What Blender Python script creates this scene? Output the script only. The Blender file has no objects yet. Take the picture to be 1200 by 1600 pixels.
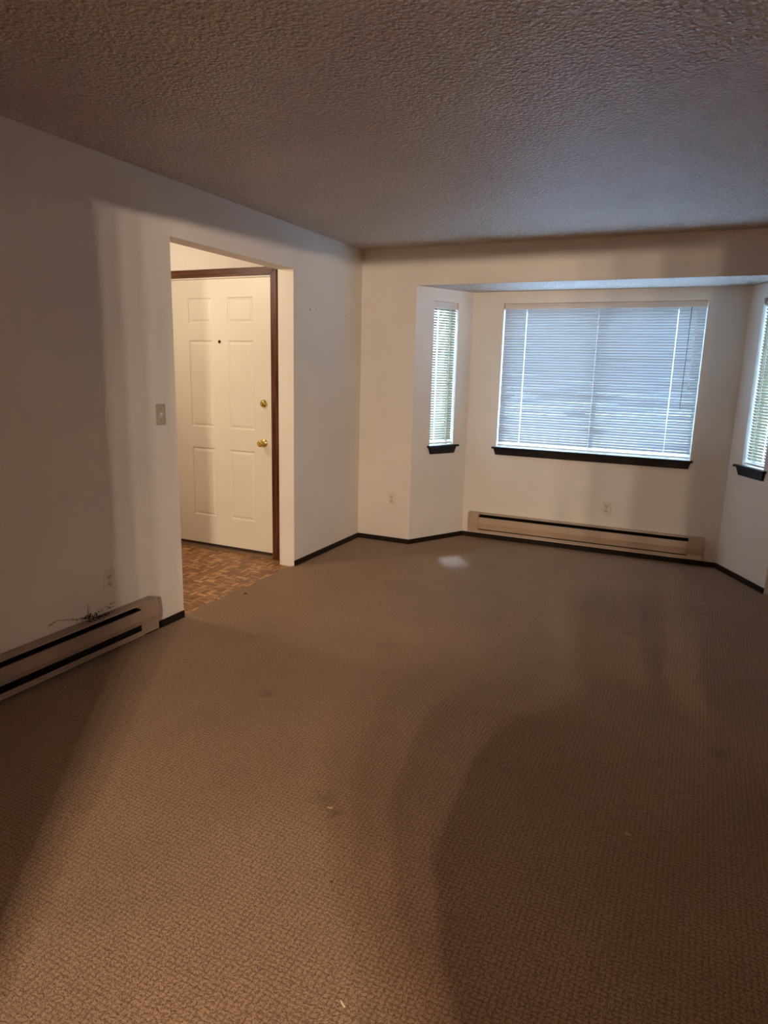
import bpy, bmesh, math, random
from mathutils import Vector, Matrix
random.seed(7)
sc = bpy.context.scene
COL = sc.collection

# ------------------------------------------------------------------ camera
CX, CY, CZ = 2.6779, -5.2572, 1.4813
YAW, PITCH, ROLL, FPX = -0.4319, -0.2083, 0.0257, 1053.77
fw = Vector((math.sin(YAW)*math.cos(PITCH), math.cos(YAW)*math.cos(PITCH), math.sin(PITCH)))
rt = Vector((math.cos(YAW), -math.sin(YAW), 0))
up = rt.cross(fw)
r2 = math.cos(ROLL)*rt + math.sin(ROLL)*up
u2 = -math.sin(ROLL)*rt + math.cos(ROLL)*up
cam_d = bpy.data.cameras.new('camera')
cam_d.sensor_fit = 'VERTICAL'
cam_d.sensor_height = 24.0
cam_d.lens = FPX/1600*24.0
cam_d.clip_start = 0.02
cam = bpy.data.objects.new('camera', cam_d)
COL.objects.link(cam)
m = Matrix.Identity(4)
for i in range(3):
    m[i][0] = r2[i]; m[i][1] = u2[i]; m[i][2] = -fw[i]
m[0][3], m[1][3], m[2][3] = CX, CY, CZ
cam.matrix_world = m
sc.camera = cam

# ------------------------------------------------------------------ view, world, lights
sc.view_settings.view_transform = 'Standard'
sc.view_settings.look = 'None'
sc.view_settings.gamma = 1
sc.view_settings.use_curve_mapping = False
sc.view_settings.exposure = 0.0
sc.cycles.use_denoising = True
sc.cycles.max_bounces = 10
sc.cycles.diffuse_bounces = 7
sc.cycles.transparent_max_bounces = 12
sc.cycles.sample_clamp_indirect = 60.0

w = bpy.data.worlds.new('overcast_sky'); sc.world = w
w.use_nodes = True
bg = w.node_tree.nodes['Background']
bg.inputs[0].default_value = (0.38, 0.62, 1.0, 1)
bg.inputs[1].default_value = 23.0

def lamp(name, loc, power, color, radius=0.03):
    l = bpy.data.lights.new(name, 'POINT')
    l.energy = power; l.color = color; l.shadow_soft_size = radius
    o = bpy.data.objects.new(name, l); o.location = loc
    COL.objects.link(o)
    return o
WARM = (1.0, 0.79, 0.60)
# four bulbs of the dining room light behind the camera
for (x, y) in ((3.24, -7.45), (3.39, -7.56), (3.52, -7.63), (3.62, -7.66)):
    lamp('dining_bulb', (x, y, 2.02), 228.0, WARM, 0.018)
# spot lamp added outdoors to make the daylight patch on the carpet
el = math.radians(58); bd = Vector((-0.55*math.cos(el), 0.835*math.cos(el), math.sin(el))); tgt = Vector((0.975, -0.30, 0))
sp = bpy.data.lights.new('daylight_patch_spot', 'SPOT'); sp.energy = 3600; sp.color = (0.42, 0.62, 1.0)
sp.spot_size = math.radians(6.2); sp.spot_blend = 1.0; sp.shadow_soft_size = 0.10
so_ = bpy.data.objects.new('daylight_patch_spot', sp); so_.location = tgt + bd*4.0
so_.rotation_euler = (-bd).to_track_quat('-Z', 'Y').to_euler(); COL.objects.link(so_)
# kitchen light further to the right
lamp('kitchen_bulb', (4.75, -7.9, 2.03), 43.0, WARM, 0.05)
# entry hall ceiling light
lamp('entry_bulb', (-1.1, -2.2, 2.28), 35.0, (1.0, 0.85, 0.67), 0.06)

# ------------------------------------------------------------------ materials
def new_mat(name):
    mt = bpy.data.materials.new(name); mt.use_nodes = True
    nt = mt.node_tree
    return mt, nt, nt.nodes['Principled BSDF']

def nd(nt, kind, **kw):
    n = nt.nodes.new(kind)
    for k, v in kw.items():
        setattr(n, k, v)
    return n

def coords(nt, scale=(1, 1, 1), rot=(0, 0, 0)):
    tc = nd(nt, 'ShaderNodeTexCoord')
    mp = nd(nt, 'ShaderNodeMapping')
    mp.inputs['Scale'].default_value = scale
    mp.inputs['Rotation'].default_value = rot
    nt.links.new(tc.outputs['Object'], mp.inputs['Vector'])
    return mp.outputs['Vector']

def noise(nt, vec, scale, detail=3, rough=0.5):
    n = nd(nt, 'ShaderNodeTexNoise')
    n.inputs['Scale'].default_value = scale
    n.inputs['Detail'].default_value = detail
    n.inputs['Roughness'].default_value = rough
    nt.links.new(vec, n.inputs['Vector'])
    return n.outputs[0]

def ramp(nt, fac, stops):
    r = nd(nt, 'ShaderNodeValToRGB')
    cr = r.color_ramp
    while len(cr.elements) < len(stops):
        cr.elements.new(0.5)
    for e, (p, c) in zip(cr.elements, stops):
        e.position = p; e.color = (*c, 1)
    nt.links.new(fac, r.inputs[0])
    return r.outputs[0]

def mixc(nt, fac, a, b, mode='MIX'):
    n = nd(nt, 'ShaderNodeMix', data_type='RGBA', blend_type=mode)
    if isinstance(fac, float): n.inputs[0].default_value = fac
    else: nt.links.new(fac, n.inputs[0])
    for s, v in ((6, a), (7, b)):
        if isinstance(v, tuple): n.inputs[s].default_value = (*v, 1)
        else: nt.links.new(v, n.inputs[s])
    return n.outputs[2]

def math_n(nt, op, a, b=0.0, c=0.0):
    n = nd(nt, 'ShaderNodeMath', operation=op)
    for i, v in enumerate((a, b, c)):
        if isinstance(v, (int, float)): n.inputs[i].default_value = v
        else: nt.links.new(v, n.inputs[i])
    return n.outputs[0]

def bump(nt, bsdf, height, strength, dist):
    b = nd(nt, 'ShaderNodeBump')
    b.inputs['Strength'].default_value = strength
    b.inputs['Distance'].default_value = dist
    nt.links.new(height, b.inputs['Height'])
    nt.links.new(b.outputs[0], bsdf.inputs['Normal'])

def simple(name, color, rough=0.5, metallic=0.0, var=0.06, scale=12):
    mt, nt, p = new_mat(name)
    v = coords(nt)
    n = noise(nt, v, scale, 3)
    lo = tuple(c*(1-var) for c in color); hi = tuple(min(1, c*(1+var)) for c in color)
    nt.links.new(ramp(nt, n, [(0.3, lo), (0.7, hi)]), p.inputs['Base Color'])
    p.inputs['Roughness'].default_value = rough
    p.inputs['Metallic'].default_value = metallic
    return mt

def wall_paint(name, color):
    mt, nt, p = new_mat(name)
    v = coords(nt)
    big = noise(nt, v, 1.6, 5, 0.6)
    lo = tuple(c*0.93 for c in color)
    base = ramp(nt, big, [(0.35, lo), (0.65, color)])
    # small scuffs and specks
    sp = noise(nt, coords(nt, (1, 1, 0.6)), 9.0, 6, 0.75)
    scuff = ramp(nt, sp, [(0.66, (0, 0, 0)), (0.78, (1, 1, 1))])
    base = mixc(nt, math_n(nt, 'MULTIPLY', scuff, 0.30), base, tuple(c*0.62 for c in color))
    vor = nd(nt, 'ShaderNodeTexVoronoi'); vor.inputs['Scale'].default_value = 3.3
    nt.links.new(v, vor.inputs['Vector'])
    dot = math_n(nt, 'LESS_THAN', vor.outputs['Distance'], 0.012)
    base = mixc(nt, math_n(nt, 'MULTIPLY', dot, 0.6), base, tuple(c*0.35 for c in color))
    nt.links.new(base, p.inputs['Base Color'])
    p.inputs['Roughness'].default_value = 0.62
    p.inputs['Specular IOR Level'].default_value = 0.3
    h = noise(nt, v, 95, 3, 0.55)
    bump(nt, p, h, 0.22, 0.004)
    return mt

M = {}
M['wall'] = wall_paint('wall_paint', (0.80, 0.745, 0.665))

def ceiling_mat():
    mt, nt, p = new_mat('textured_ceiling')
    v = coords(nt)
    vo = nd(nt, 'ShaderNodeTexVoronoi', feature='SMOOTH_F1')
    vo.inputs['Scale'].default_value = 64
    vo.inputs['Smoothness'].default_value = 0.5
    wv = nd(nt, 'ShaderNodeVectorMath', operation='ADD')
    nn = nd(nt, 'ShaderNodeTexNoise'); nn.inputs['Scale'].default_value = 40
    nt.links.new(v, nn.inputs['Vector'])
    sc_ = nd(nt, 'ShaderNodeVectorMath', operation='SCALE'); sc_.inputs['Scale'].default_value = 0.02
    nt.links.new(nn.outputs['Color'], sc_.inputs[0])
    nt.links.new(v, wv.inputs[0]); nt.links.new(sc_.outputs[0], wv.inputs[1])
    nt.links.new(wv.outputs[0], vo.inputs['Vector'])
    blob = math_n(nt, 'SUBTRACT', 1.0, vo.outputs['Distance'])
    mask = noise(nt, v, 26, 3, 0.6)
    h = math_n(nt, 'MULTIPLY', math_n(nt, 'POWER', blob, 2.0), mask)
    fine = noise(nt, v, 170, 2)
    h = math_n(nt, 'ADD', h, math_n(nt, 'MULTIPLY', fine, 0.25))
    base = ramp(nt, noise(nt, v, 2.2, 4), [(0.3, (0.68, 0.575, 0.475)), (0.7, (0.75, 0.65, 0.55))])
    nt.links.new(mixc(nt, ramp(nt, h, [(0.12, (0.5, 0.5, 0.5)), (0.36, (0, 0, 0))]), base, (0.46, 0.40, 0.34)), p.inputs['Base Color'])  # hollows between bumps darkened in colour to imitate their shade
    p.inputs['Roughness'].default_value = 0.38
    bump(nt, p, h, 1.0, 0.040)
    return mt
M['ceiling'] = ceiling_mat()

def carpet_mat():
    mt, nt, p = new_mat('brown_loop_carpet')
    v = coords(nt)
    # rows of loops
    sx = nd(nt, 'ShaderNodeSeparateXYZ'); nt.links.new(v, sx.inputs[0])
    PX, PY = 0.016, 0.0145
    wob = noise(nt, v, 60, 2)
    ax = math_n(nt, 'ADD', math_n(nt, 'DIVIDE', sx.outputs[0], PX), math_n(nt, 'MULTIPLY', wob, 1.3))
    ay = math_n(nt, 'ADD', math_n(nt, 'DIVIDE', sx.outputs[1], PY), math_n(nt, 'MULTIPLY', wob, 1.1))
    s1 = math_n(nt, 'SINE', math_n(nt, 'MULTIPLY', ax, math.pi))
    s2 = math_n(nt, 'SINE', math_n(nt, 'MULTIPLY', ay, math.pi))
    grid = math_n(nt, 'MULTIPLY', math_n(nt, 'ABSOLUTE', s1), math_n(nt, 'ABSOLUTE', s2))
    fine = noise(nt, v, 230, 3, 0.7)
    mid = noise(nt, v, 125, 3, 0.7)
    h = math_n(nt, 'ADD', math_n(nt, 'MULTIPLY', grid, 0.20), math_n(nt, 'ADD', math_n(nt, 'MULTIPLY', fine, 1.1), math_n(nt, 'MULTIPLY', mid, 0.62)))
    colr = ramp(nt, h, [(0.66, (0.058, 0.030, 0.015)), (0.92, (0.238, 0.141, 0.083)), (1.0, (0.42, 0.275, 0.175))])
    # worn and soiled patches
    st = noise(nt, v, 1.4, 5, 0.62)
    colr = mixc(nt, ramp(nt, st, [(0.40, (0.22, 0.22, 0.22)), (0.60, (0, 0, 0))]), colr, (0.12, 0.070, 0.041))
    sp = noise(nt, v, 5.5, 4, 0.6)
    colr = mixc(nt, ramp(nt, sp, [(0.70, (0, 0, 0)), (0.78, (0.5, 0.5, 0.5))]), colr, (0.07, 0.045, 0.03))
    # a few distinct stains
    for (cx, cy, rr, st_) in ((1.00, -2.86, 0.075, 0.55), (1.62, -3.42, 0.08, 0.5), (1.70, -3.47, 0.04, 0.6), (2.45, -1.25, 0.09, 0.4),
                              (2.30, -0.95, 0.06, 0.35), (1.25, -2.1, 0.10, 0.3), (2.90, -2.44, 0.07, 0.5), (0.55, -2.35, 0.08, 0.25)):
        dv = nd(nt, 'ShaderNodeVectorMath', operation='DISTANCE'); nt.links.new(v, dv.inputs[0]); dv.inputs[1].default_value = (cx, cy, 0)
        rg = math_n(nt, 'MULTIPLY', noise(nt, v, 22, 4, 0.7), rr*1.6)
        f = nd(nt, 'ShaderNodeMapRange'); f.interpolation_type = 'SMOOTHSTEP'
        nt.links.new(math_n(nt, 'ADD', dv.outputs['Value'], rg), f.inputs[0])
        f.inputs[1].default_value = rr*0.7; f.inputs[2].default_value = rr*1.7; f.inputs[3].default_value = st_; f.inputs[4].default_value = 0.0
        colr = mixc(nt, f.outputs[0], colr, (0.065, 0.034, 0.018))
    nt.links.new(colr, p.inputs['Base Color'])
    p.inputs['Roughness'].default_value = 0.95
    p.inputs['Specular IOR Level'].default_value = 0.1
    p.inputs['Sheen Weight'].default_value = 0.35
    p.inputs['Sheen Tint'].default_value = (1.0, 0.78, 0.6, 1)
    bump(nt, p, h, 0.8, 0.0065)
    return mt
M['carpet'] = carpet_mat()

def parquet_mat():
    mt, nt, p = new_mat('parquet_vinyl')
    v = coords(nt)
    sx = nd(nt, 'ShaderNodeSeparateXYZ'); nt.links.new(v, sx.inputs[0])
    c = 0.072; nf = 5.0
    gx = math_n(nt, 'DIVIDE', sx.outputs[0], c); gy = math_n(nt, 'DIVIDE', sx.outputs[1], c)
    fx = math_n(nt, 'FLOOR', gx); fy = math_n(nt, 'FLOOR', gy)
    par = math_n(nt, 'FLOORED_MODULO', math_n(nt, 'ADD', fx, fy), 2.0)
    # along-u coordinate picks the finger
    ipar = math_n(nt, 'SUBTRACT', 1.0, par)
    uu = math_n(nt, 'ADD', math_n(nt, 'MULTIPLY', gx, par), math_n(nt, 'MULTIPLY', gy, ipar))
    fing = math_n(nt, 'MULTIPLY', uu, nf)
    ff = math_n(nt, 'FLOOR', fing)
    comb = nd(nt, 'ShaderNodeCombineXYZ')
    nt.links.new(math_n(nt, 'ADD', fx, math_n(nt, 'MULTIPLY', ff, 0.37)), comb.inputs[0])
    nt.links.new(math_n(nt, 'ADD', fy, math_n(nt, 'MULTIPLY', ff, 0.61)), comb.inputs[1])
    nt.links.new(math_n(nt, 'ADD', ff, math_n(nt, 'MULTIPLY', par, 31.7)), comb.inputs[2])
    wn = nd(nt, 'ShaderNodeTexWhiteNoise'); nt.links.new(comb.outputs[0], wn.inputs[0])
    colr = ramp(nt, wn.outputs[0], [(0.0, (0.13, 0.048, 0.016)), (0.4, (0.27, 0.110, 0.038)), (0.75, (0.47, 0.22, 0.085)), (1.0, (0.80, 0.46, 0.21))])
    fr = math_n(nt, 'FRACT', fing)
    edge = math_n(nt, 'LESS_THAN', fr, 0.13)
    colr = mixc(nt, math_n(nt, 'MULTIPLY', edge, 0.65), colr, (0.06, 0.022, 0.01))
    gr = noise(nt, v, 90, 4, 0.6)
    colr = mixc(nt, 0.25, colr, ramp(nt, gr, [(0.35, (0.10, 0.045, 0.02)), (0.65, (0.5, 0.28, 0.13))]))
    nt.links.new(colr, p.inputs['Base Color'])
    p.inputs['Roughness'].default_value = 0.42
    return mt
M['parquet'] = parquet_mat()

def wood_mat(name, dark, light, axis='Z', rough=0.4):
    mt, nt, p = new_mat(name)
    s = {'X': (1.2, 26, 26), 'Y': (26, 1.2, 26), 'Z': (26, 26, 1.2)}[axis]
    n = noise(nt, coords(nt, s), 2.4, 6, 0.65)
    nt.links.new(ramp(nt, n, [(0.34, dark), (0.68, light)]), p.inputs['Base Color'])
    p.inputs['Roughness'].default_value = rough
    p.inputs['Specular IOR Level'].default_value = 0.22
    bump(nt, p, n, 0.2, 0.002)
    return mt
M['trim_v'] = wood_mat('stained_trim_wood', (0.030, 0.008, 0.004), (0.15, 0.050, 0.022), 'Z')
M['trim_h'] = wood_mat('stained_trim_wood_level', (0.040, 0.012, 0.006), (0.17, 0.062, 0.028), 'X')
M['sill'] = wood_mat('dark_sill_wood', (0.006, 0.004, 0.004), (0.016, 0.010, 0.009), 'X', 0.5)
M['panel'] = wood_mat('dark_unseen_wall', (0.07, 0.04, 0.025), (0.16, 0.10, 0.06), 'Z')  # dark finish invented for the unseen dining walls, cuts bounced light
M['base'] = simple('dark_vinyl_base', (0.017, 0.011, 0.008), 0.6, var=0.25)
M['base'].node_tree.nodes['Principled BSDF'].inputs['Specular IOR Level'].default_value = 0.2
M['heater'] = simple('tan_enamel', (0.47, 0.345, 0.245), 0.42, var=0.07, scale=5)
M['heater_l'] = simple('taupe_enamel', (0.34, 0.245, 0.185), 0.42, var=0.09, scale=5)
M['black'] = simple('black_interior', (0.008, 0.007, 0.007), 0.6)
M['door'] = simple('door_paint', (0.71, 0.67, 0.57), 0.42, var=0.03, scale=3)
M['strip'] = simple('weatherstrip_paint', (0.82, 0.76, 0.66), 0.5)
M['brass'] = simple('polished_brass', (0.80, 0.64, 0.25), 0.16, 1.0, var=0.05)
M['plate'] = simple('almond_plastic', (0.74, 0.665, 0.555), 0.35, var=0.03)
M['recept'] = simple('almond_receptacle', (0.64, 0.55, 0.43), 0.35, var=0.03)
M['swplate'] = simple('tan_switch_plate', (0.52, 0.38, 0.25), 0.3, 0.3, var=0.08)
M['black'].node_tree.nodes['Principled BSDF'].inputs['Specular IOR Level'].default_value = 0.1
M['slot'] = simple('dark_slot', (0.03, 0.018, 0.01), 0.7)
M['vinyl_frame'] = simple('white_vinyl', (0.80, 0.81, 0.80), 0.4, var=0.02)
M['rail'] = simple('blind_rail_enamel', (0.70, 0.64, 0.58), 0.4, var=0.03)
M['thr'] = simple('bronze_threshold', (0.16, 0.095, 0.05), 0.5, 0.3)
M['cord'] = simple('white_cord', (0.85, 0.86, 0.85), 0.7, var=0.02)
M['wand'] = simple('smoky_wand', (0.13, 0.13, 0.14), 0.3)
M['soot'] = simple('soot', (0.025, 0.015, 0.011), 0.95, var=0.4, scale=60)
M['crumb'] = simple('dark_crumb', (0.05, 0.02, 0.01), 0.9)
M['lint'] = simple('pale_lint', (0.55, 0.43, 0.30), 0.9)
M['metal'] = simple('grey_metal', (0.35, 0.35, 0.35), 0.4, 0.9)

def slat_mat(name, color, trans, frac):
    mt, nt, p = new_mat(name)
    out = nt.nodes['Material Output']
    nt.links.new(ramp(nt, noise(nt, coords(nt), 6), [(0.3, tuple(c*0.96 for c in color)), (0.7, color)]), p.inputs['Base Color'])
    p.inputs['Roughness'].default_value = 0.4
    tr = nd(nt, 'ShaderNodeBsdfTranslucent'); tr.inputs[0].default_value = (*trans, 1)
    mx = nd(nt, 'ShaderNodeMixShader'); mx.inputs[0].default_value = frac
    nt.links.new(p.outputs[0], mx.inputs[1]); nt.links.new(tr.outputs[0], mx.inputs[2])
    nt.links.new(mx.outputs[0], out.inputs[0])
    return mt
M['slat'] = slat_mat('blind_slat_greyed', (0.375, 0.345, 0.315), (0.38, 0.36, 0.33), 0.08)  # greyer than the white slats, to offset the strong daylight
M['slat_side'] = slat_mat('blind_slat_side_tint', (0.33, 0.28, 0.17), (0.36, 0.30, 0.17), 0.10)  # same slats, tinted for the greenish light at the side windows

def glass_mat():
    mt, nt, p = new_mat('window_glass')
    out = nt.nodes['Material Output']
    tr = nd(nt, 'ShaderNodeBsdfTransparent'); tr.inputs[0].default_value = (0.93, 0.96, 0.96, 1)
    gl = nd(nt, 'ShaderNodeBsdfGlossy'); gl.inputs['Roughness'].default_value = 0.02
    fr = nd(nt, 'ShaderNodeFresnel')
    mx = nd(nt, 'ShaderNodeMixShader')
    geo = nd(nt, 'ShaderNodeNewGeometry')
    nt.links.new(math_n(nt, 'MULTIPLY', fr.outputs[0], math_n(nt, 'SUBTRACT', 1.0, geo.outputs['Backfacing'])), mx.inputs[0])
    nt.links.new(tr.outputs[0], mx.inputs[1]); nt.links.new(gl.outputs[0], mx.inputs[2])
    nt.links.new(mx.outputs[0], out.inputs[0])
    return mt
M['glass'] = glass_mat()

def yard_mat():
    mt, nt, p = new_mat('yard_ground')
    v = coords(nt)
    n = noise(nt, v, 0.8, 4)
    nt.links.new(ramp(nt, n, [(0.35, (0.42, 0.33, 0.30)), (0.6, (0.60, 0.54, 0.52))]), p.inputs['Base Color'])
    p.inputs['Roughness'].default_value = 0.9
    return mt
M['yard'] = yard_mat()
M['bounce_patch'] = simple('pale_bounce_ground', (0.82, 0.84, 0.85), 0.8)

# ------------------------------------------------------------------ mesh helpers
def link(name, bm, mat, parent=None, kind=None, smooth=False, recalc=True):
    if recalc:
        bmesh.ops.recalc_face_normals(bm, faces=bm.faces)
    me = bpy.data.meshes.new(name); bm.to_mesh(me); bm.free()
    mats = mat if isinstance(mat, (list, tuple)) else [mat]
    for q in mats: me.materials.append(q)
    if smooth:
        for f in me.polygons: f.use_smooth = True
    o = bpy.data.objects.new(name, me)
    COL.objects.link(o)
    if parent: o.parent = parent
    if kind: o['kind'] = kind
    return o

def box(bm, x0, x1, y0, y1, z0, z1, bev=0.0, seg=2, mi=0):
    vs = [bm.verts.new((x, y, z)) for x in (x0, x1) for y in (y0, y1) for z in (z0, z1)]
    fs = [(0, 1, 3, 2), (4, 6, 7, 5), (0, 4, 5, 1), (2, 3, 7, 6), (0, 2, 6, 4), (1, 5, 7, 3)]
    fc = [bm.faces.new([vs[i] for i in f]) for f in fs]
    for f in fc: f.material_index = mi
    if bev > 0:
        es = list({e for f in fc for e in f.edges})
        bmesh.ops.bevel(bm, geom=es, offset=bev, segments=seg, affect='EDGES', profile=0.6)

def prism(bm, poly, z0, z1):
    """poly: list of (x, y); extruded along z"""
    a = [bm.verts.new((x, y, z0)) for x, y in poly]
    b = [bm.verts.new((x, y, z1)) for x, y in poly]
    n = len(poly)
    bm.faces.new(a[::-1]); bm.faces.new(b)
    for i in range(n):
        bm.faces.new((a[i], a[(i+1) % n], b[(i+1) % n], b[i]))

def profile(bm, prof, x0, x1):
    """prof: list of (y, z) closed; extruded along x"""
    a = [bm.verts.new((x0, y, z)) for y, z in prof]
    b = [bm.verts.new((x1, y, z)) for y, z in prof]
    n = len(prof)
    bm.faces.new(a); bm.faces.new(b[::-1])
    for i in range(n):
        bm.faces.new((a[i], b[i], b[(i+1) % n], a[(i+1) % n]))

def lathe(bm, prof, seg=32, center=(0, 0, 0), axis='Y', closed=False):
    """prof: (radius, along)"""
    rings = []
    for r, t in prof:
        ring = []
        for k in range(seg):
            a = 2*math.pi*k/seg
            if axis == 'Y': co = (center[0]+r*math.cos(a), center[1]+t, center[2]+r*math.sin(a))
            else: co = (center[0]+r*math.cos(a), center[1]+r*math.sin(a), center[2]+t)
            ring.append(bm.verts.new(co))
        rings.append(ring)
    for i in range(len(rings)-1):
        for k in range(seg):
            bm.faces.new((rings[i][k], rings[i][(k+1) % seg], rings[i+1][(k+1) % seg], rings[i+1][k]))
    bm.faces.new(rings[0][::-1]); bm.faces.new(rings[-1])

def tube(bm, pts, r, seg=8):
    prev = None
    pts = [Vector(q) for q in pts]
    for i, q in enumerate(pts):
        d = (pts[min(i+1, len(pts)-1)] - pts[max(i-1, 0)]).normalized()
        a = d.cross(Vector((0.3, 1, 0.17))).normalized(); b = d.cross(a)
        rr = r if isinstance(r, (int, float)) else r[i]
        ring = [bm.verts.new(q + rr*(math.cos(2*math.pi*k/seg)*a + math.sin(2*math.pi*k/seg)*b)) for k in range(seg)]
        if prev:
            for k in range(seg):
                bm.faces.new((prev[k], prev[(k+1) % seg], ring[(k+1) % seg], ring[k]))
        else:
            bm.faces.new(ring[::-1])
        prev = ring
    bm.faces.new(prev)

def wall(name, org, d, out, length, z0, z1, holes, thick, mat=None, kind='structure'):
    """flat wall with rectangular holes; inner face passes org along d, solid grows along out"""
    d = Vector((*d, 0)).normalized(); out = Vector((*out, 0)).normalized()
    ss = sorted({0, length} | {h[0] for h in holes} | {h[1] for h in holes})
    zs = sorted({z0, z1} | {h[2] for h in holes} | {h[3] for h in holes})
    bm = bmesh.new()
    P = {}
    for s in ss:
        for z in zs:
            P[s, z] = bm.verts.new(Vector((org[0], org[1], z)) + d*s)
    fs = []
    for i in range(len(ss)-1):
        for j in range(len(zs)-1):
            cs, cz = (ss[i]+ss[i+1])/2, (zs[j]+zs[j+1])/2
            if any(h[0] < cs < h[1] and h[2] < cz < h[3] for h in holes): continue
            fs.append(bm.faces.new((P[ss[i], zs[j]], P[ss[i+1], zs[j]], P[ss[i+1], zs[j+1]], P[ss[i], zs[j+1]])))
    loose = [v for v in bm.verts if not v.link_faces]
    for v in loose: bm.verts.remove(v)
    r = bmesh.ops.extrude_face_region(bm, geom=fs, use_keep_orig=True)
    for g in r['geom']:
        if isinstance(g, bmesh.types.BMVert): g.co += out*thick
    return link(name, bm, mat or M['wall'], kind=kind)

def thing(name, label, cat, loc=(0, 0, 0), rotz=0.0, group=None):
    o = bpy.data.objects.new(name, None); COL.objects.link(o)
    o.empty_display_size = 0.1
    o.location = loc; o.rotation_euler = (0, 0, rotz)
    o['label'] = label; o['category'] = cat
    if group: o['group'] = group
    return o
def tag(o, label, cat, group=None):
    o['label'] = label; o['category'] = cat
    if group: o['group'] = group
    return o

# ------------------------------------------------------------------ room shell
H = 2.44
XL, XR = 0.496, 3.2165
YB, XB1, XB2 = 0.5627, 0.7949, 2.9175
ZS = 2.1494
TW = 0.129
YN, YF, ZO = -2.277, -1.056, 2.150
YREAR = -5.40
RX = 4.30

wall('wall_left', (0, YREAR), (0, 1), (-1, 0), -YREAR, -0.02, H, [(YN-YREAR, YF-YREAR, -0.02, ZO)], TW)
wall('wall_front', (-TW, 0), (1, 0), (0, 1), RX+TW, -0.02, H, [(XL+TW, XR+TW, -0.02, ZS)], 0.14)
wall('wall_right', (RX, YREAR), (0, 1), (1, 0), -YREAR, -0.02, H, [], 0.12)
wall('wall_rear', (-TW, YREAR), (1, 0), (0, -1), RX+TW+1.9, -0.02, H, [(1.95+TW, 3.10+TW, -0.02, 2.108)], 0.12)
# bay
WX0, WX1, WZ0, WZ1 = 1.066, 2.640, 0.835, 2.052
wall('wall_bay_front', (0.62, YB), (1, 0), (0, 1), 2.48, -0.02, 2.30, [(WX0-0.62, WX1-0.62, WZ0, WZ1)], 0.14)
AL = Vector((XB1-XL, YB, 0)); ALn = AL.length; tl = AL.normalized(); nl = Vector((-tl.y, tl.x, 0))   # outward left
AR = Vector((XB2-XR, YB, 0)); tr_ = AR.normalized(); nr = Vector((tr_.y, -tr_.x, 0))                 # outward right
SW0, SW1, SZ0, SZ1 = 0.198, 0.470, 0.845, 2.046
wall('wall_bay_left', (XL, 0), (tl.x, tl.y), (nl.x, nl.y), ALn, -0.02, 2.30, [(SW0, SW1, SZ0, SZ1)], 0.14)
wall('wall_bay_right', (XR, 0), (tr_.x, tr_.y), (nr.x, nr.y), ALn, -0.02, 2.30, [(SW0, SW1, SZ0, SZ1)], 0.14)
bm = bmesh.new()
prism(bm, [(0.34, 0.0004), (3.37, 0.0004), (3.05, 0.71), (0.66, 0.71)], ZS-0.0012, 2.34)
link('ceiling_bay', bm, M['ceiling'], kind='structure')
# dining room and kitchen behind the camera
wall('wall_dining_left', (0.6, -9.2), (0, 1), (-1, 0), 3.68, -0.02, H, [], 0.12, M['panel'])
wall('wall_dining_right', (6.0, -9.2), (0, 1), (1, 0), 3.68, -0.02, H, [], 0.12, M['panel'])
wall('wall_dining_rear', (0.5, -9.2), (1, 0), (0, -1), 5.6, -0.02, H, [], 0.12, M['panel'])
# entry hall
YDW = -0.950
DX0, DX1, DZ1 = -1.225, -0.258, 2.132
wall('wall_entry_door', (-2.2, YDW), (1, 0), (0, 1), 2.2-TW, -0.02, H, [(DX0+2.2, DX1+2.2, -0.02, DZ1)], 0.14)
wall('wall_entry_left', (-2.2, -3.6), (0, 1), (-1, 0), 2.8, -0.02, H, [], 0.1)
wall('wall_entry_rear', (-2.2, -3.6), (1, 0), (0, -1), 2.2-TW, -0.02, H, [], 0.1)
# ceiling
bm = bmesh.new(); box(bm, -2.4, 6.2, -9.4, 0.2, H, H+0.12)
link('ceiling', bm, M['ceiling'], kind='structure')
# carpet floor: one slab over living room, bay and dining room
bm = bmesh.new()
edge = []
N = 14
for i in range(N+1):
    y = YN + (YF-YN)*i/N
    x = -0.022 + 0.012*math.sin(i*1.9) + (0.0 if 0 < i < N else 0.0)
    edge.append((x, y))
poly = [(0.0, YREAR), (0.0, YN)] + edge + [(0.0, YF), (0.0, 0.0), (XL, 0.0), (XB1, YB), (XB2, YB), (XR, 0.0), (RX, 0.0), (RX, YREAR-0.0)]
prism(bm, poly, -0.014, 0.0)
prism(bm, [(0.6, -9.2), (6.0, -9.2), (6.0, YREAR-0.0005), (0.6, YREAR-0.0005)], -0.014, 0.0)
link('floor', bm, M['carpet'], kind='structure')
bm = bmesh.new(); box(bm, -2.3, -0.001, -3.7, YDW+0.14, -0.0125, -0.007)
link('floor_entry', bm, M['parquet'], kind='structure')
bm = bmesh.new(); box(bm, -2.4, 6.2, -9.4, 0.85, -0.20, -0.0145)
link('floor_slab', bm, simple('subfloor', (0.2, 0.17, 0.14), 0.9), kind='structure')

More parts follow.
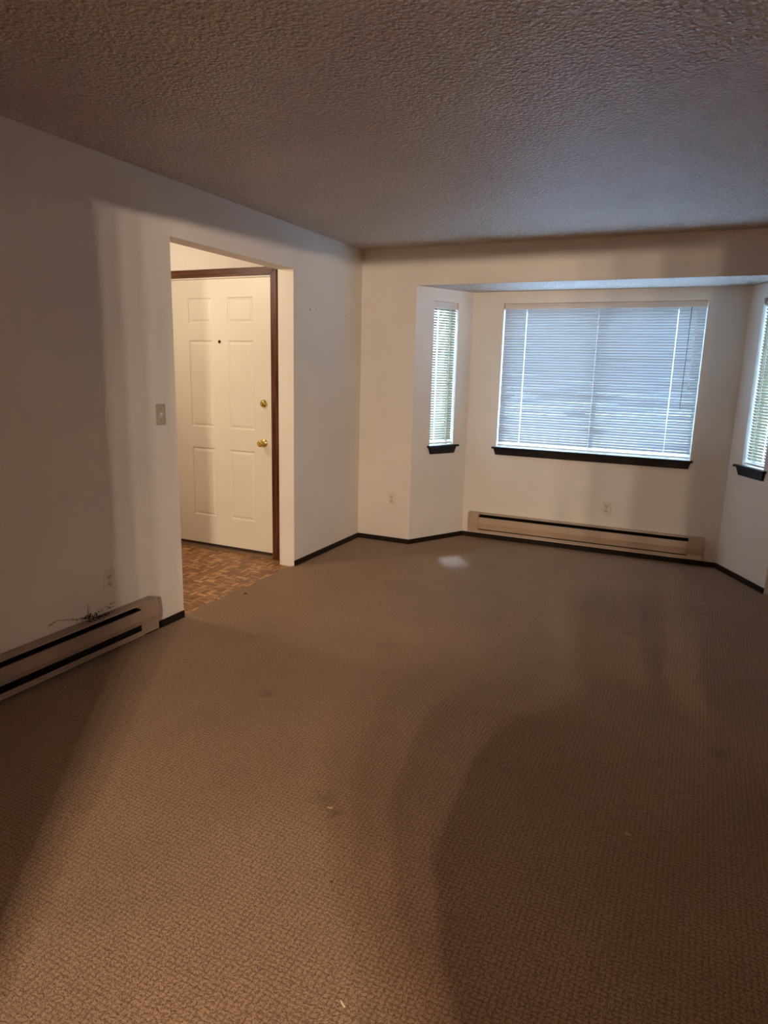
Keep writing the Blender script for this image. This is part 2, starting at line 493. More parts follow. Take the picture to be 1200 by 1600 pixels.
# ------------------------------------------------------------------ skirting
BH, BT = 0.040, 0.010
def base_strip(name, p0, p1, inward):
    p0 = Vector((*p0, 0)); p1 = Vector((*p1, 0)); n = Vector((*inward, 0)).normalized()*BT
    d = (p1-p0).normalized()
    bm = bmesh.new()
    prof = [(0, 0), (1.35, 0), (1.0, 0.10), (1.0, 0.88), (0.6, 1.0), (0, 1.0)]
    a = [bm.verts.new(p0 + n*q + Vector((0, 0, BH*z + 0.0005))) for q, z in prof]
    b = [bm.verts.new(p1 + n*q + Vector((0, 0, BH*z + 0.0005))) for q, z in prof]
    bm.faces.new(a); bm.faces.new(b[::-1])
    for i in range(len(prof)):
        j = (i+1) % len(prof)
        bm.faces.new((a[i], b[i], b[j], a[j]))
    return link(name, bm, M['base'], kind='structure')
base_strip('baseboard_left', (0, YF), (0, 0), (1, 0))
base_strip('baseboard_left_near', (0, -2.60), (0, YN-0.004), (1, 0))
base_strip('baseboard_front', (0, 0), (XL+0.006, 0), (0, -1))
base_strip('baseboard_bay_left', (XL, 0), (XB1, YB), (tl.y, -tl.x))
base_strip('baseboard_bay_front', (XB1, YB), (XB2, YB), (0, -1))
base_strip('baseboard_bay_right', (XB2, YB), (XR, 0), (-nr.x, -nr.y))
base_strip('baseboard_right', (RX, YREAR), (RX, 0), (-1, 0))

# ------------------------------------------------------------------ front door
def panel_face(bm, X0, X1, Z0, Z1, panels, y):
    """flat face at y (room side is -y) with embossed raised panels"""
    xs = sorted({X0, X1} | {p[0] for p in panels} | {p[1] for p in panels})
    zs = sorted({Z0, Z1} | {p[2] for p in panels} | {p[3] for p in panels})
    V = {}
    def v(x, z):
        if (x, z) not in V: V[x, z] = bm.verts.new((x, y, z))
        return V[x, z]
    for i in range(len(xs)-1):
        for j in range(len(zs)-1):
            cx, cz = (xs[i]+xs[i+1])/2, (zs[j]+zs[j+1])/2
            hit = next((p for p in panels if p[0] < cx < p[1] and p[2] < cz < p[3]), None)
            if not hit:
                bm.faces.new((v(xs[i], zs[j]), v(xs[i+1], zs[j]), v(xs[i+1], zs[j+1]), v(xs[i], zs[j+1])))
    for (a, b, c, d) in panels:
        prev = [v(a, c), v(b, c), v(b, d), v(a, d)]
        for ins, dy in ((0.006, 0.0055), (0.014, 0.0075), (0.020, 0.0045), (0.032, 0.0015), (0.036, 0.0015)):
            ring = [bm.verts.new((x, y+dy, z)) for x, z in ((a+ins, c+ins), (b-ins, c+ins), (b-ins, d-ins), (a+ins, d-ins))]
            for k in range(4):
                bm.faces.new((prev[k], prev[(k+1) % 4], ring[(k+1) % 4], ring[k]))
            prev = ring
        bm.faces.new(prev)
    return V

LX0, LX1, LZ0, LZ1 = -1.214, -0.270, 0.034, 2.120
YL = -0.937
pan = []
for (a, b) in ((-1.046, -0.818), (-0.672, -0.432)):
    for (c, d) in ((0.268, 0.828), (0.994, 1.668), (1.796, 1.986)):
        pan.append((a, b, c, d))
bm = bmesh.new()
V = panel_face(bm, LX0, LX1, LZ0, LZ1, pan, YL)
bd = [e for e in bm.edges if e.is_boundary]
r = bmesh.ops.extrude_edge_only(bm, edges=bd)
nv = [g for g in r['geom'] if isinstance(g, bmesh.types.BMVert)]
for q in nv: q.co.y += 0.042
bmesh.ops.contextual_create(bm, geom=[e for e in bm.edges if e.is_boundary])
door = link('door_1', bm, M['door'], kind='structure')
# bottom sweep and threshold
bm = bmesh.new(); box(bm, LX0, LX1, YL+0.002, YL+0.04, 0.014, 0.0335, 0.002)
link('door_sweep', bm, M['slot'], door)
bm = bmesh.new()
profile(bm, [(YL-0.035, -0.0065), (YL-0.022, 0.004), (YL-0.004, 0.0125), (YL+0.10, 0.0125), (YL+0.10, -0.0065)], DX0+0.001, DX1-0.001)
link('threshold', bm, M['thr'], door)
# hardware
def knob(cx, cz):
    bm = bmesh.new()
    lathe(bm, [(0.0325, 0), (0.0325, -0.003), (0.030, -0.007), (0.022, -0.010), (0.0125, -0.012), (0.0105, -0.020), (0.0105, -0.030),
               (0.014, -0.034), (0.021, -0.038), (0.0262, -0.046), (0.0272, -0.054), (0.0245, -0.061), (0.018, -0.065), (0.0085, -0.0655), (0.0075, -0.0645)], 40, (cx, YL, cz))
    o = link('door_knob', bm, M['brass'], door, smooth=True)
    o['label'] = 'polished brass door knob'
    bm = bmesh.new(); lathe(bm, [(0.0062, 0), (0.0062, -0.0045), (0.004, -0.006)], 20, (cx, YL-0.064, cz))
    box(bm, cx-0.0042, cx+0.0042, YL-0.0735, YL-0.069, cz-0.0012, cz+0.0012, 0.0004, 1)
    link('lock_button', bm, M['brass'], o, smooth=False)
knob(-0.345, 0.903)
bm = bmesh.new()
lathe(bm, [(0.031, 0), (0.031, -0.004), (0.0285, -0.010), (0.022, -0.014), (0.0205, -0.018), (0.008, -0.018)], 40, (-0.343, YL, 1.203))
db = link('deadbolt', bm, M['brass'], door, smooth=True); db['label'] = 'round brass deadbolt'
bm = bmesh.new(); box(bm, -0.3485, -0.3375, YL-0.036, YL-0.016, 1.187, 1.219, 0.003)
link('thumb_turn', bm, M['brass'], db)
bm = bmesh.new(); lathe(bm, [(0.0125, 0.001), (0.0125, -0.003), (0.0095, -0.005), (0.0085, -0.0035)], 24, (-0.748, YL, 1.658))
ph = link('peephole', bm, M['slot'], door, smooth=True); ph['label'] = 'dark round peephole'

# jamb lining with pale weatherstrip, and stained casing
bm = bmesh.new()
t_ = 0.0095
box(bm, DX1-t_, DX1-0.0002, YDW+0.0, YDW+0.10, 0.013, DZ1-0.0002)
box(bm, DX0+0.0002, DX0+t_, YDW+0.0, YDW+0.10, 0.013, DZ1-0.0002)
box(bm, DX0+t_, DX1-t_, YDW+0.0, YDW+0.10, DZ1-t_, DZ1-0.0002)
link('trim_1', bm, M['strip'], kind='structure')
CW = 0.057
def casing_bm(kind):
    bm = bmesh.new()
    y1 = YDW-0.0003
    yf = YDW-0.017
    if kind == 'top':
        for (x0, x1, z0, z1) in [(DX0-CW, DX1+CW, DZ1, DZ1+CW)]:
            a = [(x0, z1), (x1, z1), (x1-CW, z0), (x0+CW, z0)]
            lo = [bm.verts.new((x, y1, z)) for x, z in a]; hi = [bm.verts.new((x, yf, z)) for x, z in a]
    elif kind == 'right':
        a = [(DX1, -0.0065), (DX1+CW, -0.0065), (DX1+CW, DZ1+CW), (DX1, DZ1)]
        lo = [bm.verts.new((x, y1, z)) for x, z in a]; hi = [bm.verts.new((x, yf, z)) for x, z in a]
    else:
        a = [(DX0-CW, -0.0065), (DX0, -0.0065), (DX0, DZ1), (DX0-CW, DZ1+CW)]
        lo = [bm.verts.new((x, y1, z)) for x, z in a]; hi = [bm.verts.new((x, yf, z)) for x, z in a]
    bm.faces.new(lo); tf = bm.faces.new(hi)
    for i in range(4): bm.faces.new((lo[i], lo[(i+1) % 4], hi[(i+1) % 4], hi[i]))
    bmesh.ops.bevel(bm, geom=list(tf.edges), offset=0.004, segments=2, affect='EDGES')
    return bm
link('trim_2', casing_bm('top'), M['trim_h'], kind='structure')
link('trim_3', casing_bm('right'), M['trim_v'], kind='structure')
link('trim_4', casing_bm('left'), M['trim_v'], kind='structure')
# unseen wall added right behind the door to keep daylight out
bm = bmesh.new(); box(bm, -2.3, -TW, YDW+0.141, YDW+0.18, -0.02, H)
link('wall_daylight_stop', bm, M['wall'], kind='structure')

# ------------------------------------------------------------------ windows
def window(n, org, rotz, width, z0, z1, depth, slider, sillrange, apron, zs_top):
    """local x along the wall (left to right seen from the room), local +y is outdoors"""
    root = bpy.data.objects.new('window_%d' % n, None); COL.objects.link(root)
    root.location = (org[0], org[1], 0); root.rotation_euler = (0, 0, rotz); root['kind'] = 'structure'
    fr = 0.032
    y0, y1 = depth-0.045, depth-0.005
    bm = bmesh.new()
    e = 0.0006
    box(bm, e, fr, y0, y1, z0+e, z1-e, 0.003, 1)
    box(bm, width-fr, width-e, y0, y1, z0+e, z1-e, 0.003, 1)
    box(bm, fr, width-fr, y0, y1, z0+e, z0+fr, 0.003, 1)
    box(bm, fr, width-fr, y0, y1, z1-0.060, z1-e, 0.003, 1)
    if slider:
        c = width*0.5
        box(bm, c-0.022, c+0.022, y0+0.006, y1-0.004, z0+fr, z1-0.060, 0.003, 1)
    link('window_frame', bm, M['vinyl_frame'], root)
    bm = bmesh.new()
    box(bm, fr-0.004, width-fr+0.004, depth-0.021, depth-0.017, z0+fr-0.004, z1-0.056)
    link('window_pane', bm, M['glass'], root)
    # dark stool with ears and tapered apron
    s0, s1 = sillrange; a0, a1, a2, a3, az = apron
    bm = bmesh.new()
    box(bm, s0, s1, -0.034, -0.0004, zs_top-0.016, zs_top, 0.003, 2)
    box(bm, 0.0006, width-0.0006, -0.002, 0.018, z0+0.0004, zs_top-0.0005)
    st = link('window_sill', bm, M['sill'], root)
    bm = bmesh.new()
    q = [(a0, zs_top-0.0165), (a1, zs_top-0.0165), (a3, az), (a2, az)]
    lo = [bm.verts.new((x, -0.0004, z)) for x, z in q]; hi = [bm.verts.new((x, -0.019, z)) for x, z in q]
    bm.faces.new(lo); tf = bm.faces.new(hi)
    for i in range(4): bm.faces.new((lo[i], lo[(i+1) % 4], hi[(i+1) % 4], hi[i]))
    bmesh.ops.bevel(bm, geom=list(tf.edges), offset=0.003, segments=2, affect='EDGES')
    link('sill_apron', bm, M['sill'], root)
    return root

def blind(label, org, rotz, width, ztop, zbot, slatm, ladders, tilt, kinks=(), wand=None, cord=None, yc=0.030, pitch=0.0212):
    root = thing('window_blind', label, 'window blind', (org[0], org[1], 0), rotz)
    W = 0.0254
    hr = 0.026
    g0, g1 = 0.008, width-0.008
    # headrail
    bm = bmesh.new()
    box(bm, g0-0.004, g1+0.004, yc-0.014, yc+0.014, ztop-hr, ztop, 0.003, 2)
    link('headrail', bm, M['rail'], root)
    bm = bmesh.new()
    box(bm, g0-0.006, g1+0.006, yc-0.011, yc+0.012, ztop+0.0004, (2.0505 if ztop > 2.025 else 2.0445), 0.002, 2)
    link('head_channel', bm, M['rail'], root)
    # slats
    bm = bmesh.new()
    z = ztop-hr-0.010
    n = int((z-zbot-0.02)/pitch)
    pitch = (z-zbot-0.018)/n
    hole = 0.0020
    for i in range(n):
        zc = z - i*pitch
        ph = random.random()*10
        tl0 = tilt + random.uniform(-0.004, 0.004)
        cuts = [g0] + sorted(ladders) + [g1]
        for s in range(len(cuts)-1):
            a = cuts[s] + (hole if s > 0 else 0); b = cuts[s+1] - (hole if s < len(cuts)-2 else 0)
            nseg = max(2, int((b-a)/0.06))
            prev = None
            for k in range(nseg+1):
                x = a + (b-a)*k/nseg
                dz = 0.0002*math.sin(x*5+ph); dt = 0.0
                for (kx, kz, kw, kt) in kinks:
                    if abs(kz-zc) < pitch*0.55:
                        gq = math.exp(-((x-kx)/kw)**2)
                        dt -= kt*0.30*gq
                tt = tl0 + dt
                row = []
                for q in (-0.5, -0.25, 0, 0.25, 0.5):
                    crown = 0.0026*(1-(2*q)**2)
                    u = q*W
                    yy = yc + u*math.cos(tt) - crown*math.sin(-tt)*0
                    # inner edge (room side, -y) stands high
                    zz = zc + dz - u*math.sin(tt) + crown
                    row.append(bm.verts.new((x, yy, zz)))
                if prev:
                    for j in range(4):
                        bm.faces.new((prev[j], row[j], row[j+1], prev[j+1]))
                prev = row
    link('slats', bm, slatm, root, smooth=True, recalc=False)
    # bottom rail
    bm = bmesh.new()
    box(bm, g0, g1, yc-0.012, yc+0.012, zbot, zbot+0.010, 0.002, 2)
    link('bottom_rail', bm, M['rail'], root)
    for L in ladders:
        bm = bmesh.new()
        tube(bm, [(L, yc-0.0125, ztop-hr), (L, yc-0.0125, zbot+0.006)], 0.0011, 6)
        tube(bm, [(L, yc+0.0125, ztop-hr), (L, yc+0.0125, zbot+0.006)], 0.0011, 6)
        tube(bm, [(L, yc, ztop-hr), (L, yc, zbot+0.006)], 0.0010, 6)
        link('ladder_cord', bm, M['cord'], root)
    if wand:
        x, zb, dx = wand
        bm = bmesh.new()
        tube(bm, [(x, yc-0.016, ztop-hr+0.004), (x, yc-0.022, ztop-hr-0.02), (x+dx, yc-0.020, zb)], 0.0026, 8)
        link('tilt_wand', bm, M['wand'], root)
    if cord:
        x, zb = cord
        bm = bmesh.new()
        tube(bm, [(x, yc-0.016, ztop-hr+0.004), (x-0.003, yc-0.018, zb)], 0.0012, 6)
        tube(bm, [(x+0.006, yc-0.016, ztop-hr+0.004), (x-0.001, yc-0.0165, zb)], 0.0012, 6)
        lathe(bm, [(0.002, 0), (0.005, -0.006), (0.006, -0.022), (0.004, -0.026)], 12, (x-0.002, yc-0.0175, zb), axis='Z')
        link('pull_cord', bm, M['cord'], root)
    return root

T = math.radians(59.5)
kk = [(1.511-WX0, 1.306, 0.10, -0.5), (1.826-WX0, 1.303, 0.16, -0.65), (1.10-WX0, 1.286, 0.05, -0.55), (1.083-WX0, 1.08, 0.06, -0.6),
      (1.08-WX0, 0.985, 0.07, -0.6), (1.735-WX0, 1.152, 0.09, -0.6), (2.122-WX0, 1.606, 0.16, -0.65), (2.474-WX0, 1.612, 0.15, -0.3),
      (1.902-WX0, 1.018, 0.07, -0.6), (1.2-WX0, 0.868, 0.2, -0.5), (1.6-WX0, 0.868, 0.3, -0.4), (2.4-WX0, 0.868, 0.3, -0.5), (2.3-WX0, 1.25, 0.25, -0.25),
      (2.5-WX0, 0.93, 0.2, -0.3)]
window(1, (WX0, YB), 0, WX1-WX0, WZ0, WZ1, 0.13, True, (1.035-WX0, 2.662-WX0), (1.050-WX0, 2.648-WX0, 1.068-WX0, 2.634-WX0, 0.770), 0.838)
blind('wide white horizontal blind with wand, drawn over the large middle window', (WX0, YB), 0, WX1-WX0, 2.030, 0.852, M['slat'],
      (0.195, 0.78, 1.372), T, kk, wand=(1.462, 1.235, -0.006), cord=(1.502, 1.40))
rotL = math.atan2(tl.y, tl.x)
oL = Vector((XL, 0, 0)) + tl*SW0
window(2, oL, rotL, SW1-SW0, SZ0, SZ1, 0.13, False, (0.168-SW0, 0.518-SW0), (0.180-SW0, 0.500-SW0, 0.203-SW0, 0.474-SW0, 0.775), 0.848)
blind('narrow blind on the left angled window of the bay', oL, rotL, SW1-SW0, 2.020, 0.862, M['slat_side'], (0.065, 0.20), math.radians(-47))
# right angled window: local x runs from the back corner towards the room
rotR = math.atan2(-tr_.y, -tr_.x)
oR = Vector((XR, 0, 0)) + tr_*SW1
window(3, oR, rotR, SW1-SW0, SZ0, SZ1, 0.13, False, (-0.062, 0.312), (-0.045, 0.300, -0.004, 0.290, 0.775), 0.848)
blind('narrow blind on the right angled window, cut by the photo edge', oR, rotR, SW1-SW0, 2.020, 0.862, M['slat_side'], (0.065, 0.20), math.radians(52))

# ------------------------------------------------------------------ baseboard heaters
def heater(label, loc, rotz, L, m_, cap0, cap1, z0, zt, low=0.034):
    """local x along the wall, local -y towards the room, back on the wall (y = 0)"""
    root = thing('baseboard_heater', label, 'heater', (loc[0], loc[1], 0), rotz)
    D = 0.066; B = 0.074
    zA, zB, zC, zD = zt-0.007, zt-0.038, zt-0.090, z0+0.024+low   # slot top, panel top, panel knee, panel bottom
    zE = z0+0.024
    e = 0.0006
    # housing back, top, lower lip
    bm = bmesh.new()
    profile(bm, [(-e, zt), (-D, zt), (-D-0.001, zA), (-D+0.004, zA), (-D+0.004, zt-0.004), (-0.006, zt-0.004), (-0.006, z0+0.003),
                 (-D, z0+0.003), (-D-0.0, zE), (-D-0.003, zE), (-D-0.003, z0), (-e, z0)], cap0, L-cap1)
    link('housing', bm, m_, root)
    # front panel, bowed with a lower return
    bm = bmesh.new()
    profile(bm, [(-D+0.004, zB+0.003), (-D-0.002, zB), (-B, zC), (-D, zD), (-D+0.010, zD-0.002), (-D+0.010, zD+0.0005), (-D+0.002, zD+0.002), (-B+0.003, zC), (-D+0.001, zB-0.002), (-D+0.006, zB)], cap0+0.002, L-cap1-0.002)
    link('front_panel', bm, m_, root)
    # element block enlarged and blackened to imitate shade inside the slots
    bm = bmesh.new()
    box(bm, cap0+0.0005, L-cap1-0.0005, -0.058, -0.008, z0+0.0045, zt-0.030)
    box(bm, cap0+0.0005, L-cap1-0.0005, -0.009, -0.0062, zt-0.030, zt-0.006)
    x = cap0+0.02
    link('dark_element_fill', bm, M['black'], root)
    # end caps
    for (x0, x1, c) in ((0.0, cap0, cap0), (L-cap1, L, cap1)):
        if c <= 0: continue
        bm = bmesh.new()
        profile(bm, [(-e, zt+0.0005), (-D-0.001, zt+0.0005), (-B-0.0005, zC), (-D+0.0005, zD), (-D-0.0035, z0-0.0005), (-e, z0-0.0005)], x0, x1)
        bmesh.ops.bevel(bm, geom=[e_ for e_ in bm.edges if abs(e_.verts[0].co.x-e_.verts[1].co.x) < 1e-6], offset=0.0018, segments=2, affect='EDGES')
        link('end_cap', bm, m_, root)
    return root
heater('long tan baseboard heater under the wide middle window', (0.866, YB), 0, 1.944, M['heater'], 0.098, 0.112, 0.062, 0.236, 0.008)
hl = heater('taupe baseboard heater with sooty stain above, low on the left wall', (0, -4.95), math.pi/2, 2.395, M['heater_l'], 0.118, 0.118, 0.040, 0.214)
# sits on the plain carpet in front of the left wall, local -y must face +x
# ------------------------------------------------------------------ soot and cobweb above the left heater
bm = bmesh.new()
rs = random.Random(3)
def strand(pts, r):
    tube(bm, [(0.0012+rs.random()*0.001, y, z) for y, z in pts], r, 5)
def blob(y, z, r, x=0.001):
    seg = 7
    c = bm.verts.new((x+r*0.5, y, z))
    ring = [bm.verts.new((x, y+r*rs.uniform(0.6, 1.2)*math.cos(2*math.pi*k/seg), z+r*rs.uniform(0.5, 1.0)*math.sin(2*math.pi*k/seg))) for k in range(seg)]
    for k in range(seg): bm.faces.new((c, ring[k], ring[(k+1) % seg]))
path = [(-3.205, 0.250), (-3.175, 0.262), (-3.145, 0.268), (-3.11, 0.258), (-3.07, 0.248), (-3.03, 0.236), (-2.99, 0.228), (-2.955, 0.222)]
strand(path, 0.0009)
for i in range(len(path)-1):
    for k in range(5):
        t = rs.random()
        y = path[i][0]*(1-t)+path[i+1][0]*t; z = path[i][1]*(1-t)+path[i+1][1]*t
        blob(y+rs.gauss(0, 0.003), z+rs.gauss(0, 0.003), rs.uniform(0.0008, 0.0035))
strand([(-2.965, 0.216), (-2.967, 0.25), (-2.966, 0.295)], [0.0022, 0.0013, 0.0006])
strand([(-2.957, 0.216), (-2.956, 0.25), (-2.957, 0.285)], 0.0005)
for k in range(90):
    y = rs.gauss(-2.965, 0.035); z = 0.2165+abs(rs.gauss(0, 0.012))
    blob(y, z, rs.uniform(0.001, 0.005))
for k in range(50):
    y = rs.uniform(-2.93, -2.79)
    blob(y, 0.224+(y+2.93)*0.22+rs.gauss(0, 0.004), rs.uniform(0.0006, 0.003))
for k in range(14):
    y = rs.gauss(-2.825, 0.012)
    blob(y, 0.232+rs.gauss(0, 0.003), rs.uniform(0.001, 0.004))
for k in range(70):   # flakes lying on the heater top
    y = rs.gauss(-2.915, 0.035); x = rs.uniform(0.003, 0.045); r = rs.uniform(0.002, 0.007)
    c = bm.verts.new((x, y, 0.2145+0.0022+r*0.35))
    ring = [bm.verts.new((x+r*rs.uniform(0.6, 1.2)*math.cos(2*math.pi*q/7), y+r*rs.uniform(0.6, 1.2)*math.sin(2*math.pi*q/7), 0.2148)) for q in range(7)]
    for q in range(7): bm.faces.new((c, ring[q], ring[(q+1) % 7]))
so = link('soot_cobweb', bm, M['soot'])
tag(so, 'black sooty cobweb clinging above the left heater', 'cobweb'); so['kind'] = 'stuff'

# ------------------------------------------------------------------ outlets and switch
def plate_bm(w, h, t=0.005):
    bm = bmesh.new(); box(bm, -w/2, w/2, -t, -0.0003, -h/2, h/2, 0.002, 2); return bm
def outlet(label, loc, rotz):
    root = thing('electrical_outlet', label, 'outlet', loc, rotz)
    link('cover_plate', plate_bm(0.072, 0.116), M['plate'], root)
    for s in (1, -1):
        zc = s*0.0195
        bm = bmesh.new()
        pts = []
        for k in range(20):
            a = 2*math.pi*k/20
            pts.append((0.0170*math.cos(a), max(-0.0135, min(0.0135, 0.0170*math.sin(a)))))
        lo = [bm.verts.new((x, -0.0049, zc+z)) for x, z in pts]; hi = [bm.verts.new((x, -0.0064, zc+z)) for x, z in pts]
        bm.faces.new(lo); bm.faces.new(hi)
        for i in range(20): bm.faces.new((lo[i], lo[(i+1) % 20], hi[(i+1) % 20], hi[i]))
        rc = link('receptacle', bm, M['recept'], root)
        bm = bmesh.new()
        box(bm, -0.0078, -0.0052, -0.0068, -0.0062, zc-0.0005, zc+0.0085)
        box(bm, 0.0052, 0.0078, -0.0068, -0.0062, zc+0.0005, zc+0.0080)
        lathe(bm, [(0.0029, -0.0062), (0.0029, -0.0068)], 12, (0, 0, zc-0.0065))
        link('socket_slots', bm, M['slot'], rc)
    bm = bmesh.new(); lathe(bm, [(0.0032, -0.0049), (0.0030, -0.0058), (0.001, -0.0062)], 14, (0, 0, 0))
    link('screw', bm, M['metal'], root)
    return root
outlet('almond electrical outlet beside the bay on the front wall', (0.327, 0, 0.379), 0)
outlet('electrical outlet above the long heater under the wide window', (2.047, YB, 0.386), 0)
outlet('electrical outlet above the sooty heater on the left wall', (0, -2.824, 0.380), math.pi/2)
sw = thing('light_switch', 'almond toggle light switch on the wall beside the doorway', 'light switch', (0, -2.403, 1.209), math.pi/2)
link('cover_plate', plate_bm(0.070, 0.115), M['swplate'], sw)
bm = bmesh.new(); box(bm, -0.0052, 0.0052, -0.0056, -0.0048, -0.0125, 0.0125, 0.0003, 1)
link('switch_slot', bm, M['recept'], sw)
bm = bmesh.new()
profile(bm, [(-0.005, -0.004), (-0.005, 0.005), (-0.0165, 0.0125), (-0.018, 0.0085)], -0.0036, 0.0036)
link('toggle', bm, M['plate'], sw)
for z in (0.030, -0.030):
    bm = bmesh.new(); lathe(bm, [(0.0032, -0.0049), (0.0030, -0.0058), (0.001, -0.0062)], 14, (0, 0, z))
    link('screw', bm, M['slot'], sw)

# ------------------------------------------------------------------ wall anchors (old screw holes) on the left wall
def anchor(y, z, r, label, grp=None):
    bm = bmesh.new()
    lathe(bm, [(r, -0.0004), (r, -0.002), (r*0.6, -0.0022)], 10, (0, 0, 0))
    o = link('wall_anchor', bm, M['slot'])
    o.location = (0, y, z); o.rotation_euler = (0, 0, math.pi/2)
    tag(o, label, 'wall anchor', grp)
anchor(-0.832, 1.897, 0.0052, 'darkest small wall anchor, nearest the doorway on the grey wall')
anchor(-0.750, 1.909, 0.0030, 'faint wall anchor just right of the darkest one')
anchor(-0.348, 1.912, 0.0026, 'faint wall anchor, left one of the pair near the corner')
anchor(-0.278, 1.898, 0.0040, 'brown wall anchor closest to the room corner')

# ------------------------------------------------------------------ bits on the carpet
def crumb(x, y, r, m_, label, cat='debris', flat=0.5, stretch=1.0, rot=0.0):
    bm = bmesh.new()
    bmesh.ops.create_icosphere(bm, subdivisions=2, radius=r)
    rr = random.Random(int(abs(x*1000)))
    for v_ in bm.verts:
        v_.co *= rr.uniform(0.75, 1.2); v_.co.z *= flat; v_.co.x *= stretch
        v_.co.z = max(v_.co.z, -r*flat*0.35)
    o = link('carpet_crumb' if m_ is not M['lint'] else 'lint_thread', bm, m_, smooth=True)
    lo = min(v_.co.z for v_ in o.data.vertices)
    o.location = (x, y, -lo+0.0003); o.rotation_euler = (0, 0, rot)
    tag(o, label, cat)
crumb(0.072, -1.763, 0.008, M['crumb'], 'dark brown crumb on the carpet near the vinyl edge', stretch=1.5, rot=0.5)
crumb(-0.035, -1.932, 0.0045, M['crumb'], 'tiny dark crumb on the carpet edge nearer the vinyl')
crumb(1.670, -3.452, 0.004, M['lint'], 'pale lint thread in the middle of the carpet', 'lint', 0.4, 3.0, 0.3)
crumb(2.61, -3.125, 0.004, M['lint'], 'pale lint thread on the dark right part of the carpet', 'lint', 0.4, 3.2, -0.3)
crumb(2.058, -4.077, 0.004, M['lint'], 'pale lint thread at the bottom edge of the photo', 'lint', 0.4, 3.5, -0.6)
crumb(1.844, -3.75, 0.0035, M['crumb'], 'black speck low in the middle of the carpet')

# ------------------------------------------------------------------ outdoors seen through the blinds
bm = bmesh.new(); box(bm, -12, 16, 0.86, 26, -0.60, -0.45)
link('yard_ground', bm, M['yard'], kind='structure')
bm = bmesh.new(); prism(bm, [(-7.5, 0.95), (1.9, 0.95), (1.5, 14), (-12, 14)], -0.4495, -0.43)  # unseen pale patch added to throw daylight up into the left slats
link('pale_bounce_patch', bm, M['bounce_patch'], kind='structure')

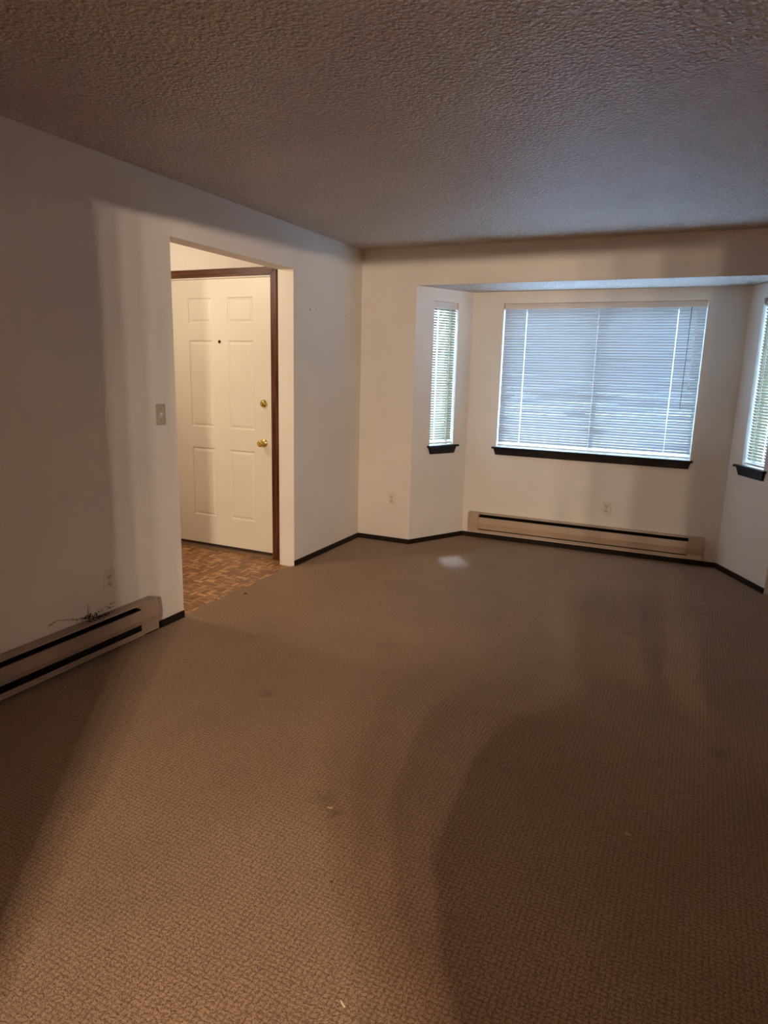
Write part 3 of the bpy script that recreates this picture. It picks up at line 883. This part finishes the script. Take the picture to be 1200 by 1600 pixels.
# ------------------------------------------------------------------ the person taking the photo, standing in the dining opening
def person():
    V = [((0, 0, 0.90), (.155, .105)), ((0, 0, 1.04), (.135, .095)), ((0, 0.01, 1.20), (.165, .105)), ((0, 0.01, 1.32), (.150, .085)),
         ((0, 0.02, 1.40), (.052, .055)), ((0, 0.035, 1.475), (.072, .088)), ((0, 0.03, 1.56), (.070, .085)),
         ((-.09, 0, 0.84), (.090, .092)), ((-.09, 0.01, 0.47), (.085, .080)), ((-.09, -0.01, 0.27), (.082, .080)), ((-.09, -0.02, 0.075), (.070, .070)), ((-.12, 0.12, 0.035), (.042, .030)),
         ((.09, 0, 0.84), (.090, .092)), ((.09, 0.01, 0.47), (.085, .080)), ((.09, -0.01, 0.27), (.082, .080)), ((.09, -0.02, 0.075), (.070, .070)), ((.12, 0.12, 0.035), (.042, .030)),
         ((-.185, 0, 1.305), (.055, .055)), ((-.195, -0.02, 1.14), (.045, .045)), ((-.14, 0.14, 1.16), (.034, .034)), ((-.10, 0.21, 1.13), (.026, .020)),
         ((.185, 0, 1.305), (.055, .055)), ((.195, -0.02, 1.14), (.045, .045)), ((.14, 0.14, 1.16), (.034, .034)), ((.10, 0.21, 1.13), (.026, .020))]
    E = [(0, 1), (1, 2), (2, 3), (3, 4), (4, 5), (5, 6), (0, 7), (7, 8), (8, 9), (9, 10), (10, 11), (0, 12), (12, 13), (13, 14), (14, 15), (15, 16),
         (3, 17), (17, 18), (18, 19), (19, 20), (3, 21), (21, 22), (22, 23), (23, 24)]
    # five fingers and thumb side for each hand
    for hand, sgn in ((20, 1), (24, -1)):
        base = V[hand][0]
        for f in range(5):
            if f < 4:
                L = (0.075, 0.084, 0.078, 0.062)[f]
                a = (base[0]+sgn*0.01, base[1]+0.03, base[2]+0.026-0.018*f)
                b = (a[0]+sgn*L*0.45, a[1]+L*0.40, a[2]); c = (b[0]+sgn*L*0.42, b[1]-L*0.08, b[2]-0.004)
            else:
                a = (base[0]+sgn*0.004, base[1]-0.005, base[2]+0.036); b = (a[0]+sgn*0.02, a[1]+0.018, a[2]+0.026); c = (b[0]+sgn*0.018, b[1]+0.016, b[2]+0.008)
            i = len(V)
            V.extend([(a, (.0095, .0095)), (b, (.0085, .0085)), (c, (.0075, .0075))])
            E.extend([(hand, i), (i, i+1), (i+1, i+2)])
    me = bpy.data.meshes.new('person')
    me.from_pydata([v for v, _ in V], E, [])
    o = bpy.data.objects.new('person', me); COL.objects.link(o)
    sk = o.modifiers.new('skin', 'SKIN'); sk.use_smooth_shade = True
    if not me.skin_vertices: 
        bm = bmesh.new(); bm.from_mesh(me); bm.verts.layers.skin.verify(); bm.to_mesh(me); bm.free()
    for i, (_, r) in enumerate(V):
        me.skin_vertices[0].data[i].radius = r
    me.skin_vertices[0].data[0].use_root = True
    sb = o.modifiers.new('smooth', 'SUBSURF'); sb.levels = 1; sb.render_levels = 2
    me.materials.append(M['clothes'])
    return o
M['clothes'] = simple('dark_blue_clothes', (0.05, 0.06, 0.09), 0.9)
pr = person()
pr.location = (3.02, -5.83, 0.0); pr.rotation_euler = (0, 0, 0.25)
tag(pr, 'person in dark clothes standing in the dining opening behind the camera', 'person')

bm = bmesh.new()  # coat invented to close gaps and shape the figure's cast shadow
rings = []
for z, rx, ry in ((0.14, .20, .19), (0.5, .195, .17), (0.85, .175, .15), (1.02, .155, .13), (1.12, .215, .13), (1.22, .25, .13), (1.30, .22, .11), (1.36, .12, .08)):
    rings.append([bm.verts.new((rx*math.cos(2*math.pi*k/28)*(1+0.02*math.sin(5*k)), ry*math.sin(2*math.pi*k/28), z)) for k in range(28)])
for i in range(len(rings)-1):
    for k in range(28):
        bm.faces.new((rings[i][k], rings[i][(k+1) % 28], rings[i+1][(k+1) % 28], rings[i+1][k]))
link('shadow_coat', bm, M['clothes'], pr, smooth=True)
